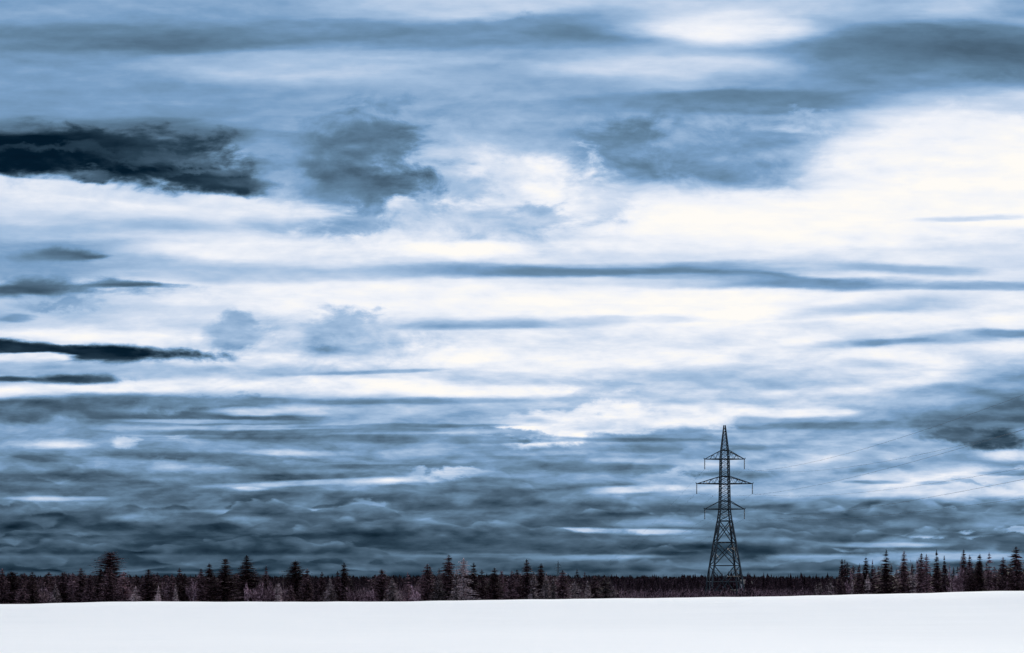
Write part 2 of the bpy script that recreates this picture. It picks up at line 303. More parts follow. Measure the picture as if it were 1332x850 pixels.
def leaf(box):
    """one patch of the sky: only the clouds that reach into it are evaluated there"""
    g, q, gi, go = new_group('clouds', [('PS', 'NodeSocketVector'), ('PR', 'NodeSocketVector'), ('ES', 'NodeSocketFloat'), ('ER', 'NodeSocketFloat'),
                                        ('V', 'NodeSocketFloat'), ('Tex', 'NodeSocketFloat'), ('P0', 'NodeSocketVector'), ('Fine', 'NodeSocketFloat')], [('V', 'NodeSocketFloat')])
    PS_, PR_, V = gi[0], gi[1], gi[4]
    for k, (b_, h_, lt, dk) in enumerate(ROWS):
        if b_+h_*2.2 > box[2] and b_-h_ < box[3]:
            n = q.node('ShaderNodeGroup', node_tree=ROW)
            q.l.new(gi[6], n.inputs[0]); q.l.new(gi[7], n.inputs[1]); q.l.new(V, n.inputs[2])
            for i_, v_ in zip((3, 4, 5, 6, 7), (b_, h_, 1.7*k+.3, lt, dk)): n.inputs[i_].default_value = v_
            V = n.outputs[0]
    use = [s for s in STROKES if touches(s, box)]
    for k, s in enumerate(use):
        if k % 20 == 19:      # same coordinates, evaluated only once V is known (keeps the shader's stack small)
            def after(P):
                m = q.node('ShaderNodeVectorMath', operation='MULTIPLY_ADD')
                q.set(m.inputs[0], q.comb(V, V, V)); m.inputs[1].default_value = (1e-9, 1e-9, 1e-9); q.set(m.inputs[2], P)
                return m.outputs[0]
            PS_, PR_ = after(PS_), after(PR_)
        a, e, sx, sy = geo(s); c_, s_ = math.cos(R(-s[4])), math.sin(R(-s[4]))
        P = PR_ if s[8] == 'R' else PS_
        n = q.node('ShaderNodeGroup', node_tree=ONE)
        q.l.new(P, n.inputs[0]); q.l.new(gi[2] if s[8] == 'S' else gi[3], n.inputs[1]); q.l.new(V, n.inputs[2])
        n.inputs[3].default_value = (c_/sx, s_/sx, -(a*c_+e*s_)/sx)
        n.inputs[4].default_value = (-s_/sy, c_/sy, -(-a*s_+e*c_)/sy)
        n.inputs[5].default_value = s[5]; n.inputs[6].default_value = s[6]*(.62 if s[1] > 580 and s[5] < .5 else 1); n.inputs[7].default_value = 1.0-s[7]
        V = n.outputs[0]
    for k, (b_, h_, lt, dk) in enumerate(OVER_ROWS):      # nearer heaps in front of the streaks
        if b_+h_*2.2 > box[2] and b_-h_ < box[3]:
            n = q.node('ShaderNodeGroup', node_tree=ROW)
            q.l.new(gi[6], n.inputs[0]); q.l.new(gi[7], n.inputs[1]); q.l.new(V, n.inputs[2])
            for i_, v_ in zip((3, 4, 5, 6, 7), (b_, h_, 2.3*k+7.7, lt, dk)): n.inputs[i_].default_value = v_
            V = n.outputs[0]
    q.l.new(q.math('ADD', V, gi[5]), go[0])
    n = t.node('ShaderNodeGroup'); n.node_tree = g
    for i, v in enumerate((PS, PR, edS, edR, V0, tex, P0, nF_f)): t.set(n.inputs[i], v)
    m = t.node('ShaderNodeGroup'); m.node_tree = FIN
    t.set(m.inputs[0], n.outputs[0]); t.set(m.inputs[1], clear); t.set(m.inputs[2], ov); t.set(m.inputs[3], sat)
    b = t.node('ShaderNodeBackground'); b.inputs['Strength'].default_value = 0.1
    t.l.new(m.outputs[0], b.inputs['Color'])
    return b.outputs[0]
def mixs(f, a, b):
    n = t.node('ShaderNodeMixShader'); t.l.new(f, n.inputs[0]); t.l.new(a, n.inputs[1]); t.l.new(b, n.inputs[2])
    return n.outputs[0]
def split(azs, els, axis=0):
    if len(azs) == 2 and len(els) == 2: return leaf((azs[0], azs[1], els[0], els[1]))
    if (len(els) >= len(azs) and len(els) > 2) or len(azs) == 2:
        k = len(els)//2
        return mixs(t.math('GREATER_THAN', el, els[k]), split(azs, els[:k+1]), split(azs, els[k:]))
    k = len(azs)//2
    return mixs(t.math('GREATER_THAN', az, azs[k]), split(azs[:k+1], els), split(azs[k:], els))
t.l.new(split([-30, -.56, -.3, -.1, .1, .3, .56, 30], [-30, .08, .15, .24, .38, .62, 30]), out.inputs[0])

sun_d = bpy.data.lights.new('sun', 'SUN'); sun = bpy.data.objects.new('sun', sun_d); C.objects.link(sun)
sun_d.energy = 3.6; sun_d.angle = R(12); sun_d.color = (1.0, .94, .86)
sv = Vector((math.sin(R(SUN_AZ))*math.cos(R(SUN_EL)), math.cos(R(SUN_AZ))*math.cos(R(SUN_EL)), math.sin(R(SUN_EL))))
sun.rotation_euler = sv.to_track_quat('Z', 'Y').to_euler(); sun.location = sv*400

from mathutils import noise as mnoise

# ================================================================== materials
def material(name):
    m = bpy.data.materials.new(name); m.use_nodes = True
    q = NT(m.node_tree); bs = m.node_tree.nodes['Principled BSDF']
    return m, q, bs
def obj_coord(q): return q.node('ShaderNodeTexCoord').outputs['Object']
def world_pos(q): return q.node('ShaderNodeNewGeometry').outputs['Position']

def crown_material(name, dark, pale, frost_at, rough=.8):
    """needles: dark maroon with pinkish frosted clumps; how frosted differs from tree to tree"""
    m, q, bs = material(name)
    pos = world_pos(q)
    n1, _ = q.noise(pos, .55, 3, .6)
    n2, _ = q.noise(pos, 2.6, 2, .7)
    info = q.node('ShaderNodeObjectInfo').outputs['Random']
    v = q.math('MULTIPLY_ADD', n2, .75, q.math('MULTIPLY', n1, .38))
    v = q.math('ADD', v, q.mapr(info, 0, 1, -.06, .06))
    f = q.mapr(v, frost_at, frost_at+.16, 0, 1, 'SMOOTHSTEP')
    c = q.mixc(f, (*dark, 1), (*pale, 1))
    hs = q.node('ShaderNodeHueSaturation'); q.set(hs.inputs['Color'], c)
    q.set(hs.inputs['Value'], q.mapr(info, 0, 1, .75, 1.2))
    q.l.new(hs.outputs[0], bs.inputs['Base Color'])
    bs.inputs['Roughness'].default_value = rough
    bs.inputs['Specular IOR Level'].default_value = .15
    return m
M = {}
M['dark'] = crown_material('dark_needles', (.026, .011, .014), (.36, .225, .265), .575)
M['mid'] = crown_material('maroon_needles', (.032, .015, .022), (.38, .235, .275), .54)
M['frost'] = crown_material('frosted_needles', (.030, .022, .026), (.46, .36, .385), .52)
M['bare'] = crown_material('bare_twigs', (.080, .042, .060), (.55, .38, .46), .50)
M['haze'] = crown_material('fine_red_twigs', (.060, .030, .040), (.36, .22, .26), .53)
M['brush'] = crown_material('brush_twigs', (.034, .018, .026), (.46, .30, .35), .47)
M['thicket'] = crown_material('thicket_twigs', (.020, .010, .014), (.13, .078, .098), .58)
M['woods'] = crown_material('far_woods', (.014, .007, .011), (.15, .088, .100), .575)
def bark_material(name, c):
    m, q, bs = material(name)
    n, _ = q.noise(obj_coord(q), 9, 4, .6)
    col = q.ramp(n, [(.3, tuple(x*.5 for x in c)), (.7, c)])
    q.l.new(col, bs.inputs['Base Color']); bs.inputs['Roughness'].default_value = .9
    return m
M['bark'] = bark_material('dark_bark', (.05, .035, .04))
M['pale_bark'] = bark_material('pale_bark', (.48, .37, .42))

def steel_material(name, c, rough=.55):
    m, q, bs = material(name)
    n, _ = q.noise(obj_coord(q), 2.2, 5, .65)
    col = q.ramp(n, [(.35, tuple(x*.6 for x in c)), (.62, c)])
    q.l.new(col, bs.inputs['Base Color'])
    bs.inputs['Metallic'].default_value = .15; bs.inputs['Roughness'].default_value = rough
    return m
M['steel'] = steel_material('backlit_steel', (.020, .036, .050))  # galvanised steel; its backlit darkness is put into the base colour
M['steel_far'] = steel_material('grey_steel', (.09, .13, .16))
M['insulator'] = steel_material('insulator_glass', (.02, .04, .05), .3)
M['cable'] = steel_material('cable_aluminium', (.035, .055, .075))

m, q, bs = material('snow')
pos = world_pos(q)
wind = q.comb(q.math('MULTIPLY', q.sep(pos)[0], .25), q.sep(pos)[1], 0.0)
n1, _ = q.noise(wind, .35, 5, .5)
n2, _ = q.noise(pos, 9, 4, .6)
n3, _ = q.noise(q.comb(q.math('MULTIPLY', q.sep(pos)[0], .3), q.sep(pos)[1], 0.0), .09, 3, .5)
q.l.new(q.ramp(n3, [(.35, (.87, .865, .85)), (.6, (.90, .89, .87))]), bs.inputs['Base Color'])
bs.inputs['Roughness'].default_value = 1.0; bs.inputs['Specular IOR Level'].default_value = .03
b1 = q.node('ShaderNodeBump'); b1.inputs['Strength'].default_value = .3; b1.inputs['Distance'].default_value = .2; q.set(b1.inputs['Height'], n1)
b2 = q.node('ShaderNodeBump'); b2.inputs['Strength'].default_value = .25; b2.inputs['Distance'].default_value = .008; q.set(b2.inputs['Height'], n2)
q.l.new(b1.outputs[0], b2.inputs['Normal']); q.l.new(b2.outputs[0], bs.inputs['Normal'])
M['snow'] = m

m, q, bs = material('forest_floor')
pos = world_pos(q)
n1, _ = q.noise(pos, .06, 6, .65)
n2, _ = q.noise(pos, 1.3, 4, .65)
v = q.math('MULTIPLY_ADD', n2, .4, q.math('MULTIPLY', n1, .6))
q.l.new(q.ramp(v, [(.42, (.016, .009, .013)), (.54, (.035, .020, .026)), (.66, (.07, .045, .054))]), bs.inputs['Base Color'])
bs.inputs['Roughness'].default_value = 1.0; bs.inputs['Specular IOR Level'].default_value = .0
M['floor'] = m

# ================================================================== mesh helpers
def build(name, V, Fc, mat, parent=None, smooth=False):
    me = bpy.data.meshes.new(name)
    V = np.asarray(V, dtype=np.float32); n = len(V)
    me.vertices.add(n); me.vertices.foreach_set('co', V.ravel())
    if isinstance(Fc, np.ndarray):
        k = Fc.shape[1]; tot = Fc.size
        me.loops.add(tot); me.loops.foreach_set('vertex_index', Fc.astype(np.int32).ravel())
        me.polygons.add(len(Fc)); me.polygons.foreach_set('loop_start', np.arange(0, tot, k, dtype=np.int32))
        me.update(calc_edges=True)
    else:
        me = bpy.data.meshes.new(name); me.from_pydata([tuple(map(float, v)) for v in V], [], Fc)
    me.materials.append(mat)
    if smooth: me.polygons.foreach_set('use_smooth', [True]*len(me.polygons))
    me.update()
    o = bpy.data.objects.new(name, me); C.objects.link(o)
    if parent: o.parent = parent
    return o
def tag(o, label=None, cat=None, group=None, kind=None):
    if label: o['label'] = label
    if cat: o['category'] = cat
    if group: o['group'] = group
    if kind: o['kind'] = kind
    return o
def empty(name, loc=(0, 0, 0)):
    o = bpy.data.objects.new(name, None); C.objects.link(o); o.location = loc; o.empty_display_size = .5
    return o

class Mesh:
    K = 1.0
    def __init__(s): s.v = []; s.f = []
    def tri(s, a, b, c):
        n = len(s.v); s.v += [tuple(a), tuple(b), tuple(c)]; s.f.append((n, n+1, n+2))
    def tube(s, p0, p1, r0, r1, k=4, cap=True):
        p0, p1 = Vector(p0), Vector(p1); d = (p1-p0)
        if d.length < 1e-6: return
        r0 *= Mesh.K; r1 *= Mesh.K
        d.normalize(); a = d.orthogonal().normalized(); b = d.cross(a)
        n = len(s.v)
        for p, r in ((p0, r0), (p1, r1)):
            for i in range(k):
                t_ = 2*math.pi*(i+.5)/k
                s.v.append(tuple(p + a*(math.cos(t_)*r) + b*(math.sin(t_)*r)))
        for i in range(k):
            j = (i+1) % k; s.f.append((n+i, n+j, n+k+j, n+k+i))
        if cap:
            s.f.append(tuple(n+i for i in range(k))[::-1]); s.f.append(tuple(n+k+i for i in range(k)))
    def box(s, x0, x1, y0, y1, z0, z1):
        n = len(s.v)
        s.v += [(x, y, z) for x in (x0, x1) for y in (y0, y1) for z in (z0, z1)]
        s.f += [tuple(n+i for i in q_) for q_ in ((0, 1, 3, 2), (4, 6, 7, 5), (0, 4, 5, 1), (2, 3, 7, 6), (0, 2, 6, 4), (1, 5, 7, 3))]
    def build(s, name, mat, parent=None): return build(name, s.v, s.f, mat, parent)

# ================================================================== land
def px(x, y, Y):      # where a photo point lies at distance Y
    return (x-HX)/F*Y, EYE + (HY-y)/F*Y
def sm(a, b, x):
    x = min(1, max(0, (x-a)/(b-a))); return x*x*(3-2*x)
CREST = [(-400, 789), (0, 787), (60, 785.6), (150, 783.4), (330, 783.8), (500, 783.6), (666, 781), (800, 779.4), (1000, 777), (1150, 773.6), (1332, 769.2), (1700, 764)]
def crest_z(x, Y):
    p = HX + x/Y*F
    p = max(CREST[0][0], min(CREST[-1][0]-1e-3, p))
    for (a, ya), (b, yb) in zip(CREST, CREST[1:]):
        if a <= p <= b:
            y = ya + (yb-ya)*sm(0, 1, (p-a)/(b-a)) * .5 + (yb-ya)*((p-a)/(b-a))*.5
            break
    return EYE + (HY-y)/F*60.0
def ground(x, y):
    """height of the land: snow swell in front, a shallow dip with the wood, low hills behind"""
    if y < 62:
        c = crest_z(x*60/max(y, 60) if y > 60 else x, 60)
        c = crest_z(max(-45, min(45, x)), 60) + .012*math.sin(x*1.7)*math.sin(x*.53+1)
        s_ = min(1, max(0, (y-32)/28.0)); f_ = s_*s_ if s_ < .85 else .7225 + 1.7*(s_-.85) - 1.7*(s_-.85)**2/.3
        return -.9 + (c+.9)*f_/.85 + .035*math.sin(x*.13+y*.21)*sm(5, 20, y)*(1-sm(45, 58, y))
    c = crest_z(max(-45, min(45, x*60/y)), 60)
    if y < 170: z = c - (c+6.0)*(1-(1-(y-62)/108.0)**2)
    else: z = -6.0
    z += .4*math.sin(x*.021+1)*math.sin(y*.017)*sm(170, 300, y)
    z -= 2.0*sm(300, 650, y)
    side = 1-sm(-250, 500, x*1000/y)           # the land behind rises more at left
    z += sm(900, 2600, y)*(4 + 6*side + 2.5*math.sin(x*.003+.7) + 1.8*math.sin(x*.0085+2))
    z += 14*side*sm(2600, 4200, y)*0
    return z - sm(2800, 7000, y)*30

ys = np.concatenate([np.linspace(-60, 0, 13), np.linspace(3, 75, 49), np.linspace(80, 170, 31), 170*1.055**np.arange(1, 76)])
us = np.concatenate([-np.geomspace(1.6, .55, 8), np.linspace(-.5, .5, 101), np.geomspace(.55, 1.6, 8)])
def sheet(name, ysel, mat, lift=0.0):
    V = []; nx = len(us)
    for y in ysel:
        s_ = max(y, 60) if y > 0 else 60 + abs(y)
        for u in us:
            x = u*s_*(1.6 if abs(u) > .5 else 1); V.append((x, y, ground(x, y)+lift))
    V = np.array(V); idx = np.arange(len(V)).reshape(len(ysel), nx)
    Fc = np.stack([idx[:-1, :-1], idx[:-1, 1:], idx[1:, 1:], idx[1:, :-1]], -1).reshape(-1, 4)
    return build(name, V, Fc, mat, smooth=True)
k0 = int(np.searchsorted(ys, 172))
tag(sheet('ground', ys[:k0+1], M['snow']), 'open white snow field rising to a soft crest', kind='structure')
tag(sheet('terrain', ys[k0:], M['floor']), 'dark wooded land behind the snow field with low hills', kind='structure')

# ================================================================== trees (models are 10 m high, placed and scaled one by one)
def needles(Mh, rnd, base, tip, droop, wid, n, tw=.22):
    """a bough: short twig blades along a line from base to tip"""
    b = Vector(base); e = Vector(tip); d = e-b; L = d.length
    if L < .05: return
    side = Vector((-d.y, d.x, 0)); side = side.normalized() if side.length > 1e-5 else Vector((1, 0, 0))
    for i in range(n):
        t_ = (i+.6)/n*rnd.uniform(.85, 1.1)
        p = b + d*t_ - Vector((0, 0, droop*t_*t_))
        s_ = rnd.choice((-1, 1))
        w_ = wid*(1.15-t_*.7)*rnd.uniform(.6, 1.2)
        q1 = p + side*s_*w_ + d.normalized()*w_*.6 + Vector((0, 0, rnd.uniform(-.55, .18)*w_))
        a = Vector((rnd.uniform(-1, 1), rnd.uniform(-1, 1), rnd.uniform(-.6, .6)))*tw*.5
        Mh.tri(p-a, p+a, q1)
    Mh.tri(b + Vector((0, 0, tw*.4)), b - Vector((0, 0, tw*.4)), e - Vector((0, 0, droop)))

def conifer_mesh(seed, half=1.3, prof='spruce', bottom=.06, whorls=50, per=9, rag=.3, upsweep=.0, gap=0.0, blades=8, jit=.26):
    rnd = random.Random(seed); Mh = Mesh()
    H = 10.0
    lob = [rnd.uniform(.75, 1.2) for _ in range(7)]
    for k in range(whorls):
        t_ = bottom + (1-bottom)*(k+rnd.uniform(-.3, .3))/whorls
        t_ = min(.985, max(bottom, t_)); z = t_*H
        if prof == 'spruce': r = half*min(1, (1-t_)*1.35)**.95 + .04
        elif prof == 'pine': r = half*min(1, ((1-t_)*2.3)**.55)*(.72+.28*math.sin(t_*9+seed)) + .05
        elif prof == 'column': r = half*min(1, ((1-t_)*2.0)**.7) + .03
        elif prof == 'plump': r = half*min(1, (1-t_)*2.0)**.8 + .05
        elif prof == 'dome': r = half*max(0, min(1, (.97-t_)*1.35))**.62*(.9+.1*math.sin(t_*15+seed)) + .04
        else: r = half*(1-t_)**.6*(.8+.2*math.sin(t_*14+seed)) + .05
        if (rnd.random() < gap and t_ < .85) or (prof == 'dome' and t_ > .92): continue
        for j in range(per):
            a = 2*math.pi*(j+rnd.random())/per
            l = r*rnd.uniform(1-rag, 1+rag)*lob[int(a/(2*math.pi)*7) % 7]
            up = upsweep*l + l*rnd.uniform(-.28, .12) + (1 if t_ > .9 else 0)*l*.5
            zj = z + rnd.uniform(-jit, jit)*(1.05-t_)
            needles(Mh, rnd, (0, 0, zj), (math.cos(a)*l, math.sin(a)*l, zj+up), l*.12, .42*min(1, l*.75+.12), max(5, int(blades*min(1, .5+l/half*.7))), .09+.11*min(1, l*1.6))
    if prof == 'dome':
        m_ = max(v[2] for v in Mh.v)/10; Mh.v = [(v[0], v[1], v[2]/m_) for v in Mh.v]; return Mh
    # leader
    for j in range(7):
        z = H*(.93+.012*j); a = rnd.uniform(0, 6.28); l = .16-.014*j
        Mh.tri((0, 0, z-.05), (0, .05, z+.12), (math.cos(a)*l, math.sin(a)*l, z+.14))
    Mh.tri((-.045, 0, 9.5), (.045, 0, 9.5), (0, 0, 10.1)); Mh.tri((0, -.045, 9.5), (0, .045, 9.5), (0, 0, 10.1))
    return Mh
def trunk_mesh(r=.15, h=9.6, lean=0, seed=0):
    rnd = random.Random(seed); Mh = Mesh(); p = Vector((0, 0, -1.0))
    for i in range(6):
        q_ = Vector((rnd.uniform(-.05, .05), rnd.uniform(-.05, .05), -1+(h+1)*(i+1)/6))
        Mh.tube(p, q_, r*(1-i/6.3), r*(1-(i+1)/6.3), 7); p = q_
    return Mh
def bare_mesh(seed, spread=.5, depth=5, twigs=1.0, first=.25, kids=(2, 4), up=.75, thin=1.0):
    """a leafless tree: trunk and limbs, and the fine twigs as the crown"""
    rnd = random.Random(seed); T = Mesh(); K = Mesh()
    def grow(p, d, l, r, lev):
        q_ = p + d*l
        (T if lev <= 1 else K).tube(p, q_, r, r*.66, 5 if lev <= 1 else 3, cap=False)
        if lev >= depth:
            for _ in range(int(5*twigs)):
                e = (d + Vector((rnd.uniform(-1, 1), rnd.uniform(-1, 1), rnd.uniform(-.4, .9)))*.8).normalized()*l*rnd.uniform(.6, 1.3)
                s_ = Vector((rnd.uniform(-1, 1), rnd.uniform(-1, 1), .2)).normalized()*.035*thin
                b0 = p + d*l*rnd.random(); K.tri(b0-s_, b0+s_, b0+e)
            return
        for i in range(rnd.randint(*kids)):
            s0 = rnd.uniform(.35, 1.0)
            nd = (d*.8 + Vector((rnd.uniform(-1, 1), rnd.uniform(-1, 1), rnd.uniform(-.1, up)))*spread*1.3).normalized()
            grow(p + d*l*s0, nd, l*rnd.uniform(.55, .8), r*.55, lev+1)
        nd = (d + Vector((rnd.uniform(-1, 1), rnd.uniform(-1, 1), .4))*.22).normalized()
        grow(q_, nd, l*rnd.uniform(.65, .85), r*.66, lev+1)
    T.tube((0, 0, -1), (0, 0, .2), .17*thin, .15*thin, 6)
    grow(Vector((0, 0, .1)), Vector((rnd.uniform(-.05, .05), rnd.uniform(-.05, .05), 1)).normalized(), 10*first, .15*thin, 0)
    return T, K
def norm_height(ms, H=10.0):
    z = max(v[2] for m_ in ms for v in m_.v); 
    return [(setattr(m_, 'v', [(v[0]*H/z, v[1]*H/z, v[2]*H/z if v[2] > 0 else v[2]) for v in m_.v]), m_)[1] for m_ in ms]

PROTO = {}
def mesh_data(Mh, name, mat):
    o = build(name, Mh.v, Mh.f, mat); me = o.data; bpy.data.objects.remove(o); return me
def halfwidth(Mh):
    a = np.array(Mh.v)[:, :2]; return float(np.percentile(np.hypot(a[:, 0], a[:, 1]), 96))
TR = [mesh_data(trunk_mesh(seed=i), 'trunk', M['bark']) for i in range(2)]
def proto(kind, variants):
    PROTO[kind] = variants
SP = [conifer_mesh(i, 1.6, 'spruce', rag=.28, gap=.06) for i in range(5)]
PI = [conifer_mesh(20+i, 1.7, 'pine', bottom=.10, whorls=52, rag=.32, gap=.05, upsweep=.25, jit=.45) for i in range(3)]
RG = [conifer_mesh(40+i, 1.6, 'ragged', bottom=.05, whorls=44, rag=.42, gap=.12) for i in range(3)]
CO = [conifer_mesh(60+i, .75, 'column', bottom=.03, whorls=52, per=9, rag=.22, blades=6) for i in range(2)]
PL = [conifer_mesh(10+i, 1.6, 'plump', rag=.30, gap=.04) for i in range(4)]
for kind, src, mat in (('plump', PL, 'dark'), ('plump_pink', PL, 'mid'), ('spruce', SP, 'dark'), ('pink_spruce', SP, 'mid'), ('pine', PI, 'dark'), ('ragged', RG, 'mid'), ('column', CO, 'dark'),
                       ('frost', SP[:3]+RG[:2], 'frost'), ('frost_ragged', RG, 'frost')):
    proto(kind, [(mesh_data(s_, 'crown', M[mat]), TR[i % 2], halfwidth(s_)) for i, s_ in enumerate(src)])
BR = []
for i in range(4):
    T_, K_ = norm_height(bare_mesh(80+i, .55, 5, 1.0, .20, (1, 3)))
    BR.append((mesh_data(K_, 'crown', M['bare']), mesh_data(T_, 'trunk', M['pale_bark']), halfwidth(K_)))
proto('birch', BR)
FE = [conifer_mesh(70+i, 1.9, 'dome', bottom=.08, whorls=46, per=9, rag=.30, upsweep=.45, gap=.0, blades=11, jit=.6) for i in range(2)]
proto('feather', [(mesh_data(s_, 'crown', M['haze']), mesh_data(trunk_mesh(h=7.5), 'trunk', M['bark']), halfwidth(s_)) for s_ in FE])
SB = []
for i in range(3):
    T_, K_ = norm_height(bare_mesh(100+i, .75, 4, 2.5, .20, (2, 4), thin=1.7))
    SB.append((mesh_data(K_, 'crown', M['bare']), mesh_data(T_, 'trunk', M['pale_bark']), halfwidth(K_)))
proto('shrub', SB)

NAMES = {'spruce': ('spruce_tree', 'spruce'), 'pink_spruce': ('spruce_tree', 'spruce'), 'pine': ('pine_tree', 'pine'), 'ragged': ('fir_tree', 'fir'), 'column': ('cedar_tree', 'cedar'),
         'frost': ('young_spruce_tree', 'young spruce'), 'frost_ragged': ('young_fir_tree', 'young fir'), 'birch': ('birch_tree', 'birch'), 'feather': ('bare_tree', 'bare tree'), 'shrub': ('bare_sapling', 'sapling')}
rt = random.Random(7)
def tree(kind, x, top, wpx, Y, label, group=None, seed=None):
    name, cat = NAMES[kind]
    vs = PROTO['plump' if kind == 'spruce' and (x < 800 or int(x) % 2) else 'plump_pink' if kind == 'pink_spruce' and x < 800 else kind]; cm, tm, hw = vs[(int(x*7) if seed is None else seed) % len(vs)]
    X, Z = px(x, top, Y); g = ground(X, Y)
    sz = (Z-g)/10.0; sx = (wpx/F*Y/2)/hw*((1.8 if x < 800 else 1.55) if kind not in ('birch', 'shrub', 'feather') else 1.1)
    e = empty(name, (X, Y, g)); tag(e, label, cat, group)
    a = rt.uniform(0, 6.28)
    for nm, me in (('crown', cm), ('trunk', tm)):
        o = bpy.data.objects.new(nm, me); C.objects.link(o); o.parent = e
        o.scale = (sx, sx, sz) if nm == 'crown' else (min(sx, sz*1.1), min(sx, sz*1.1), sz)
        if kind in ('birch', 'shrub'): o.scale = (sx, sx, sz)
        o.rotation_euler = (0, 0, a)
    e.rotation_euler = (rt.gauss(0, .018), rt.gauss(0, .018), 0)
    return e

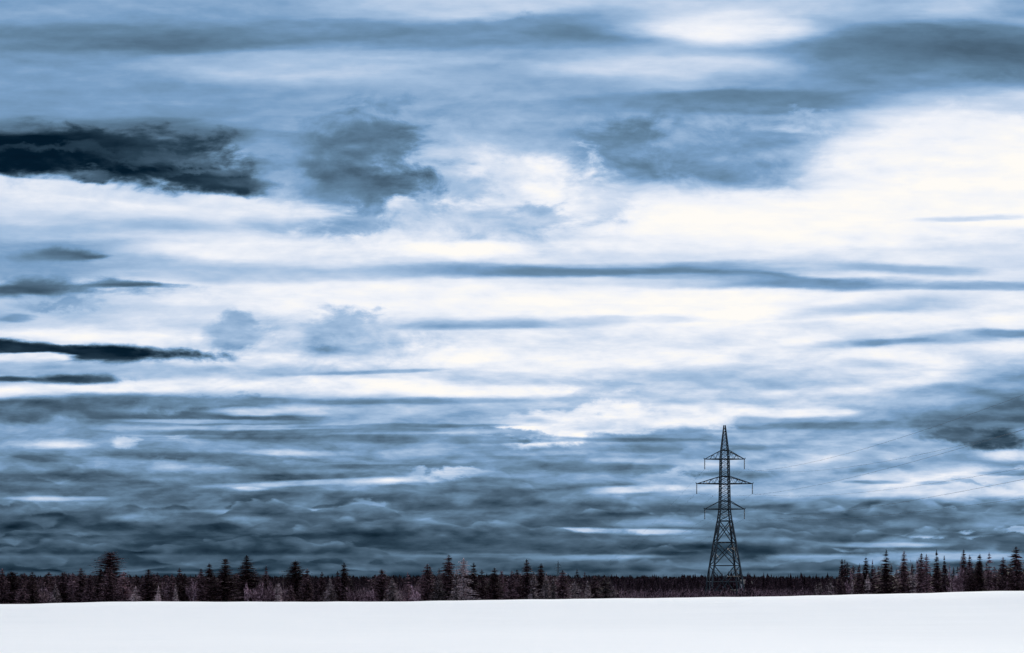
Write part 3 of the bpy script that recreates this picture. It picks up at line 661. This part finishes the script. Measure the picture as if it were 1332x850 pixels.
TREES = [('spruce', 2, 740, 17, 207, 'dark spruce cut by the left edge of the picture'),
('pine', 15, 744, 19, 210, 'dark rounded pine, first right of the spruce at the left edge'),
('ragged', 29, 756, 16, 197, 'low pinkish fir with a bare gap beside it near the left edge'),
('spruce', 42, 744, 17, 212, 'narrow dark spruce with pink edges, third tall tree from the left edge'),
('frost', 73, 760, 14, 187, 'small pale frosted spruce in front of the dark trees near the left edge'),
('spruce', 82, 745, 14, 210, 'slim dark spruce just right of the small frosted spruce near the left edge'),
('ragged', 92, 745, 14, 214, 'slim maroon fir, middle one of the close group left of the feathery tree'),
('spruce', 106, 739, 19, 210, 'tallest dark spruce left of the feathery bare tree'),
('pink_spruce', 117, 747, 13, 204, 'pinkish narrow spruce beside the feathery bare tree on its left'),
('feather', 143, 717, 62, 222, 'big feathery bare tree with a round reddish top, tallest at the left'),
('spruce', 130, 741, 17, 207, 'dark spruce standing before the left half of the feathery tree'),
('spruce', 143, 738, 20, 204, 'dark spruce standing before the middle of the feathery tree'),
('pink_spruce', 160, 744, 20, 207, 'pinkish spruce standing before the right half of the feathery tree'),
('frost_ragged', 176, 763, 13, 182, 'small pinkish frosted fir right of the feathery tree'),
('spruce', 194, 741, 24, 210, 'broad dark spruce, first one right of the gap beside the feathery tree'),
('frost', 206, 762, 10, 182, 'tiny pale pointed spruce in front of the broad dark spruce'),
('ragged', 221, 747, 16, 208, 'maroon fir with ragged sides between two pale little spruces'),
('spruce', 232, 739, 14, 212, 'dark pointed spruce above the thin frosted spruce'),
('spruce', 240, 746, 13, 210, 'short dark spruce on the right shoulder of a taller one'),
('frost', 229.5, 758, 7, 182, 'thin frosted young spruce like a pale spike'),
('birch', 251, 750, 17, 204, 'pinkish bare birch filling the gap between dark spruces at left'),
('spruce', 262, 740, 15, 210, 'dark spruce on the left shoulder of a taller spruce'),
('spruce', 273, 733, 20, 212, 'tall dark spruce, first of the row of three high ones at left'),
('pine', 293, 727, 27, 210, 'broad rounded dark pine, middle of the row of three high ones'),
('spruce', 322, 723, 27, 208, 'tallest broad spruce of the left belt with layered boughs'),
('shrub', 333, 752, 16, 192, 'pink bare sapling at the foot of the tallest left spruce'),
('birch', 322, 752, 9, 190, 'thin pale birch trunk in front of the tallest left spruce'),
('column', 346, 736, 7, 222, 'lone thin columnar cedar rising above pink saplings'),
('shrub', 339, 754, 16, 188, 'pale pink bare sapling, left one under the thin cedar'),
('shrub', 352, 754, 16, 190, 'pale pink bare sapling, right one under the thin cedar'),
('frost_ragged', 363, 758, 12, 187, 'small frosted fir halfway between the thin cedar and the tall pine'),
('spruce', 378, 761, 10, 192, 'small dark spruce at the left foot of the tall ragged pine'),
('pine', 387, 730, 21, 212, 'tall ragged pine with a bushy head, standing nearly alone'),
('spruce', 399, 740, 17, 209, 'dark spruce leaning against the tall ragged pine on its right'),
('ragged', 411, 753, 12, 204, 'slim maroon fir, left of two beside the ragged pine'),
('spruce', 419, 744, 12, 206, 'slim dark spruce, right of two beside the ragged pine'),
('frost', 430, 752, 17, 190, 'pale frosted spruce with wide skirts left of a tall dark spruce'),
('spruce', 439, 743, 12, 208, 'dark spruce on the left shoulder of the solitary tall spruce'),
('spruce', 447, 732, 17, 210, 'solitary tall dark spruce at the left of the wide opening'),
('shrub', 459, 760, 18, 187, 'low pink bare sapling, left one in the wide opening'),
('shrub', 472, 763, 18, 185, 'low pink bare sapling, middle one in the wide opening'),
('shrub', 484, 764, 16, 186, 'low pink bare sapling, right one in the wide opening'),
('pine', 496, 741, 20, 208, 'dark bushy pine with a rounded head on the right of the wide opening'),
('frost', 510, 751, 19, 188, 'light frosted spruce leaning on the dark bushy pine'),
('ragged', 530, 745, 11, 208, 'thin maroon fir between the frosted spruce and the middle clump'),
('shrub', 540, 758, 14, 190, 'pink bare sapling left of the middle clump'),
('spruce', 555, 734, 20, 210, 'dark spruce forming the left end of the middle clump'),
('spruce', 562, 737, 13, 212, 'narrow dark spruce touching the left end spruce of the middle clump'),
('frost', 571, 740, 16, 196, 'frosted grey spruce left of the tallest one of the middle clump'),
('spruce', 583, 722, 23, 208, 'tallest spruce of the middle clump with a twin pointed top'),
('frost_ragged', 603, 727, 19, 198, 'tall silvery fir dusted with frost, palest in the middle clump'),
('frost', 594, 743, 12, 189, 'short frosted spruce at the left foot of the tall silvery fir'),
('spruce', 616, 732, 16, 210, 'dark spruce right behind the tall silvery fir'),
('spruce', 628, 741, 15, 208, 'dark spruce filling the dip right of the silvery fir'),
('spruce', 643, 739, 20, 206, 'dark rounded spruce standing apart at the right of the silvery fir'),
('feather', 653, 742, 16, 227, 'reddish feathery bare tree between two dark spruces in the middle'),
('ragged', 664, 743, 18, 204, 'dark ragged fir with snowy boughs right of the feathery tree in the middle'),
('pink_spruce', 674, 741, 15, 210, 'maroon spruce between the snowy fir and a taller spruce'),
('spruce', 686, 728, 20, 208, 'tall dark spruce, left of the pair near the tiny distant pylon'),
('frost', 694, 744, 14, 190, 'frosted grey spruce between the tall pair near the distant pylon'),
('spruce', 703, 733, 17, 209, 'tall dark spruce, right of the pair near the tiny distant pylon'),
('frost', 711, 745, 15, 190, 'frosted spruce under the left side of the tiny distant pylon'),
('frost_ragged', 720, 752, 11, 188, 'small frosted fir directly under the tiny distant pylon'),
('spruce', 731, 742, 23, 208, 'broad dark spruce hiding the foot of the tiny distant pylon'),
('ragged', 749, 741, 14, 214, 'maroon fir with a spiky top at the right end of the middle clump'),
('frost', 749, 757, 16, 186, 'small pale spruce right of the broad dark spruce'),
('ragged', 761, 745, 12, 216, 'short maroon fir behind pale little spruces'),
('frost', 765, 755, 13, 188, 'small frosted spruce between two pale ones at the right end of the clump'),
('spruce', 774, 749, 18, 204, 'dark stocky spruce near the last pale tree of the clump'),
('spruce', 785, 748, 14, 214, 'dark spruce behind the last pale tree of the clump'),
('frost_ragged', 788, 751, 24, 186, 'wide pale frosted fir ending the middle clump on its right'),
('frost', 798, 763, 13, 184, 'tiny frosted spruce at the very end of the middle clump'),
('frost', 1060, 756, 9, 186, 'small frosted spruce in the brush right of the pylon'),
('frost', 1079, 751, 10, 186, 'taller frosted spruce in the brush left of the right-hand belt'),
('frost_ragged', 1068, 757, 10, 188, 'little frosted fir between two pale spruces right of the pylon'),
('spruce', 1095, 727, 12, 214, 'thin dark spruce, left of the twin tops that start the right belt'),
('spruce', 1100.5, 728, 11, 212, 'thin dark spruce, right of the twin tops that start the right belt'),
('pink_spruce', 1092, 741, 14, 204, 'pinkish low spruce leaning out at the start of the right belt'),
('birch', 1107, 738, 14, 204, 'pinkish bare birch behind a small frosted spruce'),
('frost', 1107.5, 755, 8, 184, 'small frosted spruce at the foot of the bare birch'),
('spruce', 1118, 734, 17, 208, 'dark spruce left of a taller pointed spruce in the right belt'),
('spruce', 1125.5, 725, 17, 212, 'tall pointed spruce left of the large layered spruce'),
('frost_ragged', 1129, 747, 10, 188, 'frosted fir half way up the dark trees left of the large layered spruce'),
('pink_spruce', 1135.5, 729, 13, 210, 'slim maroon spruce touching the large layered spruce'),
('spruce', 1152, 716, 28, 204, 'large layered spruce with sky on both sides of its top'),
('column', 1175, 717, 14, 206, 'dense dark columnar cedar standing apart in the right belt'),
('birch', 1191, 722, 18, 222, 'ghostly thin bare birch right of the columnar cedar'),
('pink_spruce', 1185, 737, 12, 206, 'small maroon spruce at the right side of the columnar cedar'),
('frost', 1188.5, 741, 13, 188, 'frosted spruce low in front right of the columnar cedar'),
('spruce', 1197.5, 720, 16, 210, 'dark pointed spruce above the low frosted one, right belt'),
('ragged', 1206, 722, 15, 208, 'dark fir between two pointed spruces in the right belt'),
('spruce', 1218.5, 715, 18, 210, 'highest pointed spruce between the layered spruce and the bare birches'),
('pink_spruce', 1229, 723, 15, 212, 'pinkish spruce left of the pair of bare birches'),
('birch', 1238, 730, 21, 188, 'bare forked birch with a pale trunk, left of the pair'),
('spruce', 1253.5, 715, 15, 212, 'tall thin spruce behind the right bare birch'),
('birch', 1251, 731, 20, 188, 'bare birch with a straight pale trunk, right of the pair'),
('spruce', 1261, 722, 13, 214, 'short dark spruce just right of the right bare birch'),
('spruce', 1273, 721, 18, 210, 'dark spruce, left of the two stout ones right of the birches'),
('ragged', 1286, 720, 19, 208, 'stout maroon fir, right of the two right of the birches'),
('ragged', 1296, 738, 14, 210, 'low ragged fir in the dip before the last tall trees'),
('spruce', 1307, 725, 17, 208, 'dark spruce with an open top, second from the right edge'),
('spruce', 1323, 711, 25, 206, 'tallest dark spruce beside the right edge of the picture'),
('spruce', 1337, 727, 18, 210, 'dark spruce cut by the right edge of the picture')]
for i, (kind, x, top, wpx, Y, label, *grp) in enumerate(TREES):
    tree(kind, x, top, wpx, Y, label, grp[0] if grp else None)

# ------------------------------------------------------------------ trees filling the belt, told apart by nothing
belts = [(-40, 130, 20, 740, 'belt at the left edge'), (165, 345, 23, 741, 'belt right of the feathery tree'), (545, 730, 28, 742, 'middle clump'), (1095, 1360, 34, 728, 'belt right of the pylon')]
for x0, x1, n, top, where in belts:
    for i in range(n):
        x = x0 + (x1-x0)*(i+rt.random())/n
        tree(rt.choice(('spruce', 'ragged', 'pink_spruce')), x, top+rt.uniform(4, 13), rt.uniform(15, 24), rt.uniform(255, 290),
             'dark conifer half hidden among taller trees, ' + where, 'background conifers in the ' + where)

# ------------------------------------------------------------------ brush, thickets and the far woods
def scatter(name, rnd, spots, mat, label, fan):
    V = []; 
    for (x, y, h, wd, kind) in spots:
        g = ground(x, y)
        if kind == 'shrub':
            n = int(fan*rnd.uniform(.7, 1.3))
            for _ in range(n):
                a = rnd.uniform(0, 6.28); l = h*rnd.uniform(.35, 1.0); o_ = wd*rnd.random()**.7
                bx, by = x+math.cos(a)*o_*.5, y+math.sin(a)*o_*.5
                b0 = rnd.uniform(0, .45)*h
                t0 = .035*h*rnd.uniform(.6, 1.3)
                c_ = rnd.uniform(0, 6.28); sx_, sy_ = math.cos(c_)*t0, math.sin(c_)*t0
                V += [(bx-sx_, by-sy_, g+b0), (bx+sx_, by+sy_, g+b0), (x+math.cos(a)*o_, y+math.sin(a)*o_, g+l)]
        else:
            n = int(fan*rnd.uniform(.8, 1.2)); 
            for k in range(n):
                t_ = k/n; z = g + h*(.1+.9*t_); r_ = wd*((1-t_)**.8)*rnd.uniform(.6, 1.25)+.05*h*.3
                a = rnd.uniform(0, 6.28); bz = h*.13
                ca, sa = math.cos(a), math.sin(a)
                V += [(x-ca*r_, y-sa*r_, z-bz*rnd.uniform(.3, 1)), (x+ca*r_*.9, y+sa*r_*.9, z-bz*rnd.uniform(.3, 1)), (x-sa*.1*r_, y+ca*.1*r_, z+bz)]
    V = np.array(V, dtype=np.float32); Fc = np.arange(len(V)).reshape(-1, 3)
    return tag(build(name, V, Fc, mat), label, kind='stuff')
rb = random.Random(11)
spots = []
for _ in range(2600):
    y = rb.uniform(212, 290); x = rb.uniform(-.56, .56)*y
    p = HX + x/y*F
    dens = 1.0 if 780 < p < 1110 else .75
    if rb.random() > dens: continue
    h = rb.uniform(3.8, 5.7) if 780 < p < 1100 else rb.uniform(3.6, 6.0)
    spots.append((x, y, h, h*rb.uniform(.35, .6), 'shrub' if rb.random() < .8 else 'con'))
scatter('brush', rb, spots, M['brush'], 'low pinkish bare brush and seedlings behind the snow crest', 40)
spots = []
for _ in range(3200):
    y = rb.uniform(290, 520); x = rb.uniform(-.56, .56)*y
    h = rb.uniform(4.6, 7.0)*(1+.28*mnoise.noise(Vector((x*.035, y*.02, 9.0))))
    p = HX + x/y*F
    if p > 760: h *= 1.25
    spots.append((x, y, h, h*rb.uniform(.18, .4), 'con' if rb.random() < .55 else 'shrub'))
scatter('thicket', rb, spots, M['thicket'], 'dark maroon thicket of young trees behind the tree belt', 36)
spots = []
for _ in range(8500):
    y = 520*(3400/520)**(rb.random()**.9); x = rb.uniform(-.6, .6)*y
    p = HX + x/y*F
    h = rb.uniform(5, 9)
    if p < 760 and rb.random() < .12: continue
    h *= .92 + .75*max(-.3, mnoise.noise(Vector((x*.012, y*.005, 3.0))))
    if rb.random() < .04: h *= 1.35
    spots.append((x, y, h, h*rb.uniform(.2, .38) * (1+y/3000), 'con' if rb.random() < .7 else 'shrub'))
scatter('far_woods', rb, spots, M['woods'], 'distant dark forest along the horizon', 24)

# ================================================================== lattice tower
# half width and height (metres) read off the photo at 270 m: 1 px = 0.2027 m
TY = 270.0; TX = (942.5-HX)/F*TY
U = TY/F
def hz(y): return EYE + (HY-y)*U
TG = ground(TX, TY)
BODY = [(553.5, .9), (586, 4.4), (597.5, 5.0), (630, 5.6), (662.5, 6.2), (678, 8.0), (706, 12.2), (734, 16.2), (755, 19.2), ((TG-EYE)/-U+HY, 22.4)]
BODY = [(hz(y)-TG, w_*U) for y, w_ in BODY]
def bw(z):
    for (z1, w1), (z0, w0) in zip(BODY, BODY[1:]):
        if z0 <= z <= z1: return w0 + (w1-w0)*(z-z0)/(z1-z0)
    return BODY[-1][1]
def corner(z, i):
    w_ = bw(z); return Vector(((-1, 1, 1, -1)[i]*w_, (-1, -1, 1, 1)[i]*w_*.95, z))
ARMS = [(586, 597.5, 25.8, True), (620, 629.5, 36.2, True), (652, 662.5, 25.8, False)]
def make_tower(steel, ins, fine=True):
    e = empty('transmission_tower')
    for i in range(4):
        Mh = Mesh(); zs = [z for z, _ in BODY][::-1]
        for a, b in zip(zs, zs[1:]):
            r = .20 if a < 18 else .15 if a < 38 else .11
            Mh.tube(corner(a, i), corner(b, i), r, r*.95, 4)
        Mh.build('leg', steel, e)
    Mh = Mesh()
    zt = [hz(y)-TG for y in (577, 583, 586, 591.5, 597.5, 603, 608.5, 614, 620, 624.5, 630, 636, 641.5, 647, 652, 657, 662.5, 670, 678)]
    zt = [hz(y)-TG for y in (556, 560, 564.5, 569, 573.5, 578, 582)] + zt[2:]
    for a, b in zip(zt, zt[1:]):
        for i in range(4):
            j = (i+1) % 4
            Mh.tube(corner(a, i), corner(b, j), .055, .055, 3); Mh.tube(corner(a, j), corner(b, i), .055, .055, 3)
            if abs(a-b) > .9: Mh.tube(corner(b, i), corner(b, j), .05, .05, 3)
    for y in (586, 597.5, 620, 630, 652, 662.5):
        for i in range(4): Mh.tube(corner(hz(y)-TG, i), corner(hz(y)-TG, (i+1) % 4), .09, .09, 4)
    Mh.build('lattice', steel, e)
    # big panels below: crossed braces, a horizontal, and stiffeners
    Mh = Mesh()
    pan = [hz(y)-TG for y in (678, 706, 736, 757)] + [.3]
    for k, (a, b) in enumerate(zip(pan, pan[1:])):
        for i in range(4):
            j = (i+1) % 4
            A, B, D, E_ = corner(a, i), corner(a, j), corner(b, i), corner(b, j)
            if k in (0, 1):
                Mh.tube(A, E_, .10, .10, 4); Mh.tube(B, D, .10, .10, 4)
                m_ = (A+B+D+E_)/4
                for P_, Q_ in ((A, D), (B, E_)):
                    h_ = (P_+Q_)/2
                    Mh.tube(h_, (P_*3+m_*3)/6 + (m_-P_)*.0, .05, .05, 3)
                    Mh.tube(h_, (Q_+m_)/2, .05, .05, 3)
                    Mh.tube((P_*3+Q_)/4, (P_+m_)/2, .05, .05, 3); Mh.tube((P_+Q_*3)/4, (Q_+m_)/2, .05, .05, 3)
            else:
                m_ = (D+E_)/2 if k == 2 else (A+B)/2
                P1, P2 = (A, B) if k == 2 else (D, E_)
                Mh.tube(P1, m_, .10, .10, 4); Mh.tube(P2, m_, .10, .10, 4)
                for P_, Q_ in ((A, D), (B, E_)):
                    T_ = P1 if P_ is A else P2
                    for f_ in (.33, .66):
                        Mh.tube(P_.lerp(Q_, f_), T_.lerp(m_, f_ if k == 2 else 1-f_), .05, .05, 3)
            Mh.tube(A, B, .09, .09, 4)
            if k == 1 or k == 2: Mh.tube((A+B)/2, (corner(a, (j+1) % 4)+B)/2, .05, .05, 3)
    Mh.build('brace', steel, e)
    tips = []
    for (yu, yl, half, web) in ARMS:
        zu, zl = hz(yu)-TG, hz(yl)-TG; L = half*U
        for s_ in (-1, 1):
            Mh = Mesh(); tip = Vector((s_*L, 0, zl))
            ci = (1, 2) if s_ > 0 else (0, 3)
            for c_ in ci:
                lo, up = corner(zl, c_), corner(zu, c_)
                Mh.tube(lo, tip, .11, .09, 4); Mh.tube(up, tip, .09, .08, 4)
                if web:
                    n = 3 if half < 30 else 4
                    pl = [lo.lerp(tip, k/n) for k in range(n)]; pu = [up.lerp(tip, k/n+.5/n) for k in range(n)]
                    for k in range(n):
                        if k < n-1 or half > 30: Mh.tube(pl[k], pu[k], .05, .05, 3)
                        if k+1 < n: Mh.tube(pu[k], pl[k+1], .05, .05, 3)
            for f_ in (.25, .5, .75):
                Mh.tube(corner(zl, ci[0]).lerp(tip, f_), corner(zl, ci[1]).lerp(tip, f_), .05, .05, 3)
            Mh.tube(tip-Vector((0, 0, .15)), tip+Vector((s_*.25, 0, .35)), .10, .08, 4)
            Mh.build('crossarm', steel, e)
            Mh = Mesh(); n = 12; z0 = zl-.25; l = 2.35
            Mh.tube((tip.x, 0, zl), (tip.x, 0, z0-l), .05, .05, 4)
            for k in range(n):
                z = z0 - l*k/n
                Mh.tube((tip.x, 0, z), (tip.x, 0, z-.11), .07, .16, 8)
            Mh.tube((tip.x, -.45, z0-l), (tip.x, .45, z0-l), .06, .06, 4)
            Mh.build('insulator', ins, e)
            tips.append(Vector((tip.x, 0, z0-l)))
    for i in range(4):
        Mh = Mesh(); c_ = corner(0.1, i); Mh.tube((c_.x, c_.y, -1.2), (c_.x, c_.y, .35), .55, .45, 10)
        Mh.build('footing', M['floor'], e)
    return e, tips
Mesh.K = 1.22
tw, tips = make_tower(M['steel'], M['insulator'])
Mesh.K = 1.0
tw.location = (TX, TY, TG)
tag(tw, 'tall dark steel lattice pylon with three pairs of crossarms behind the snow crest', 'pylon')
# far tower, same type, at the other end of the span
FY = 1250.0; FX = (726-HX)/F*FY; fs = .58
Mesh.K = 2.4
ft, _ = make_tower(M['steel_far'], M['insulator'])
Mesh.K = 1.0
fz = px(726, 729.5, FY)[1] - BODY[0][0]*fs
ft.location = (FX, FY, fz); ft.scale = (fs, fs, fs)
tag(ft, 'tiny distant pylon showing faintly above the trees left of the big pylon', 'pylon')

# conductors: from behind the camera's right, past the tower, on to the far one
SAG = [13.6, 13.6, 10.6, 10.6, 7.4, 7.4]
WL = ['upper left', 'upper right', 'middle left', 'middle right', 'lower left', 'lower right']
for k, tp in enumerate(tips):
    A = Vector((TX+tp.x, TY, TG+tp.z)); B = Vector((TX-.045*400+tp.x, TY-400, TG+tp.z)); D = Vector((FX+tp.x*fs, FY, fz+tp.z*fs))
    pts = []
    for i in range(70, -1, -1):
        f_ = i/70; p = A.lerp(B, f_); p.z -= SAG[k]*4*f_*(1-f_); pts.append(p)
    for i in range(1, 61):
        f_ = i/60; p = A.lerp(D, f_); p.z -= 22*4*f_*(1-f_)*(tp.z/40); pts.append(p)
    Mh = Mesh(); n = len(pts); rr = .013
    for i, p in enumerate(pts):
        d = (pts[min(n-1, i+1)]-pts[max(0, i-1)]).normalized(); a_ = Vector((0, 0, 1)).cross(d).normalized(); b_ = d.cross(a_)
        for j in range(5):
            t_ = 2*math.pi*j/5; Mh.v.append(tuple(p+a_*math.cos(t_)*rr+b_*math.sin(t_)*rr))
    for i in range(n-1):
        for j in range(5):
            j2 = (j+1) % 5; Mh.f.append((i*5+j, i*5+j2, i*5+5+j2, i*5+5+j))
    Mh.f.append((0, 4, 3, 2, 1)); Mh.f.append(tuple((n-1)*5+j for j in range(5)))
    tag(Mh.build('power_cable', M['cable']), 'thin dark cable hanging from the %s crossarm of the big pylon' % WL[k], 'power cable', 'cables of the power line')

# ------------------------------------------------------------------ pale farm buildings glimpsed right of the tower
m, q, bs = material('white_boards'); n_, _ = q.noise(obj_coord(q), 3, 4, .6)
q.l.new(q.ramp(n_, [(.3, (.62, .60, .62)), (.7, (.8, .78, .8))]), bs.inputs['Base Color'])
mr, q, bs = material('dark_roof'); n_, _ = q.noise(obj_coord(q), 3, 4, .6)
q.l.new(q.ramp(n_, [(.3, (.02, .016, .02)), (.7, (.05, .035, .045))]), bs.inputs['Base Color'])
def shed(x, y, wpx, hpx, Y, label):
    X, Z = px(x, y, Y); w_ = wpx/F*Y; h_ = hpx/F*Y; g = ground(X, Y)
    e = empty('farm_building', (X, Y, g)); tag(e, label, 'building', 'pale buildings in the brush')
    top = Z-g; lo = top-h_*2.2
    Mh = Mesh(); Mh.box(-w_/2, w_/2, 0, 5, -.5, top); Mh.build('wall', m, e)
    Mh = Mesh(); r = w_/2+.3
    v = [(-r, -.3, top+.003), (r, -.3, top+.003), (r, 5.3, top+.003), (-r, 5.3, top+.003), (-r, 2.5, top+1.2), (r, 2.5, top+1.2)]
    Mh.v = v; Mh.f = [(0, 1, 5, 4), (2, 3, 4, 5), (0, 4, 3), (1, 2, 5), (0, 3, 2, 1)]; Mh.build('roof', mr, e)
    Mh = Mesh(); Mh.box(-.25*w_, -.05*w_, -.04, .06, top-h_*.9, top-h_*.25); Mh.build('window', mr, e)
    return e
shed(969, 759.6, 4.2, 2.0, 296, 'tiny white shed wall in the brush, left one of two')
shed(976, 759.6, 3.4, 2.0, 300, 'tiny white shed wall in the brush, right one of two')
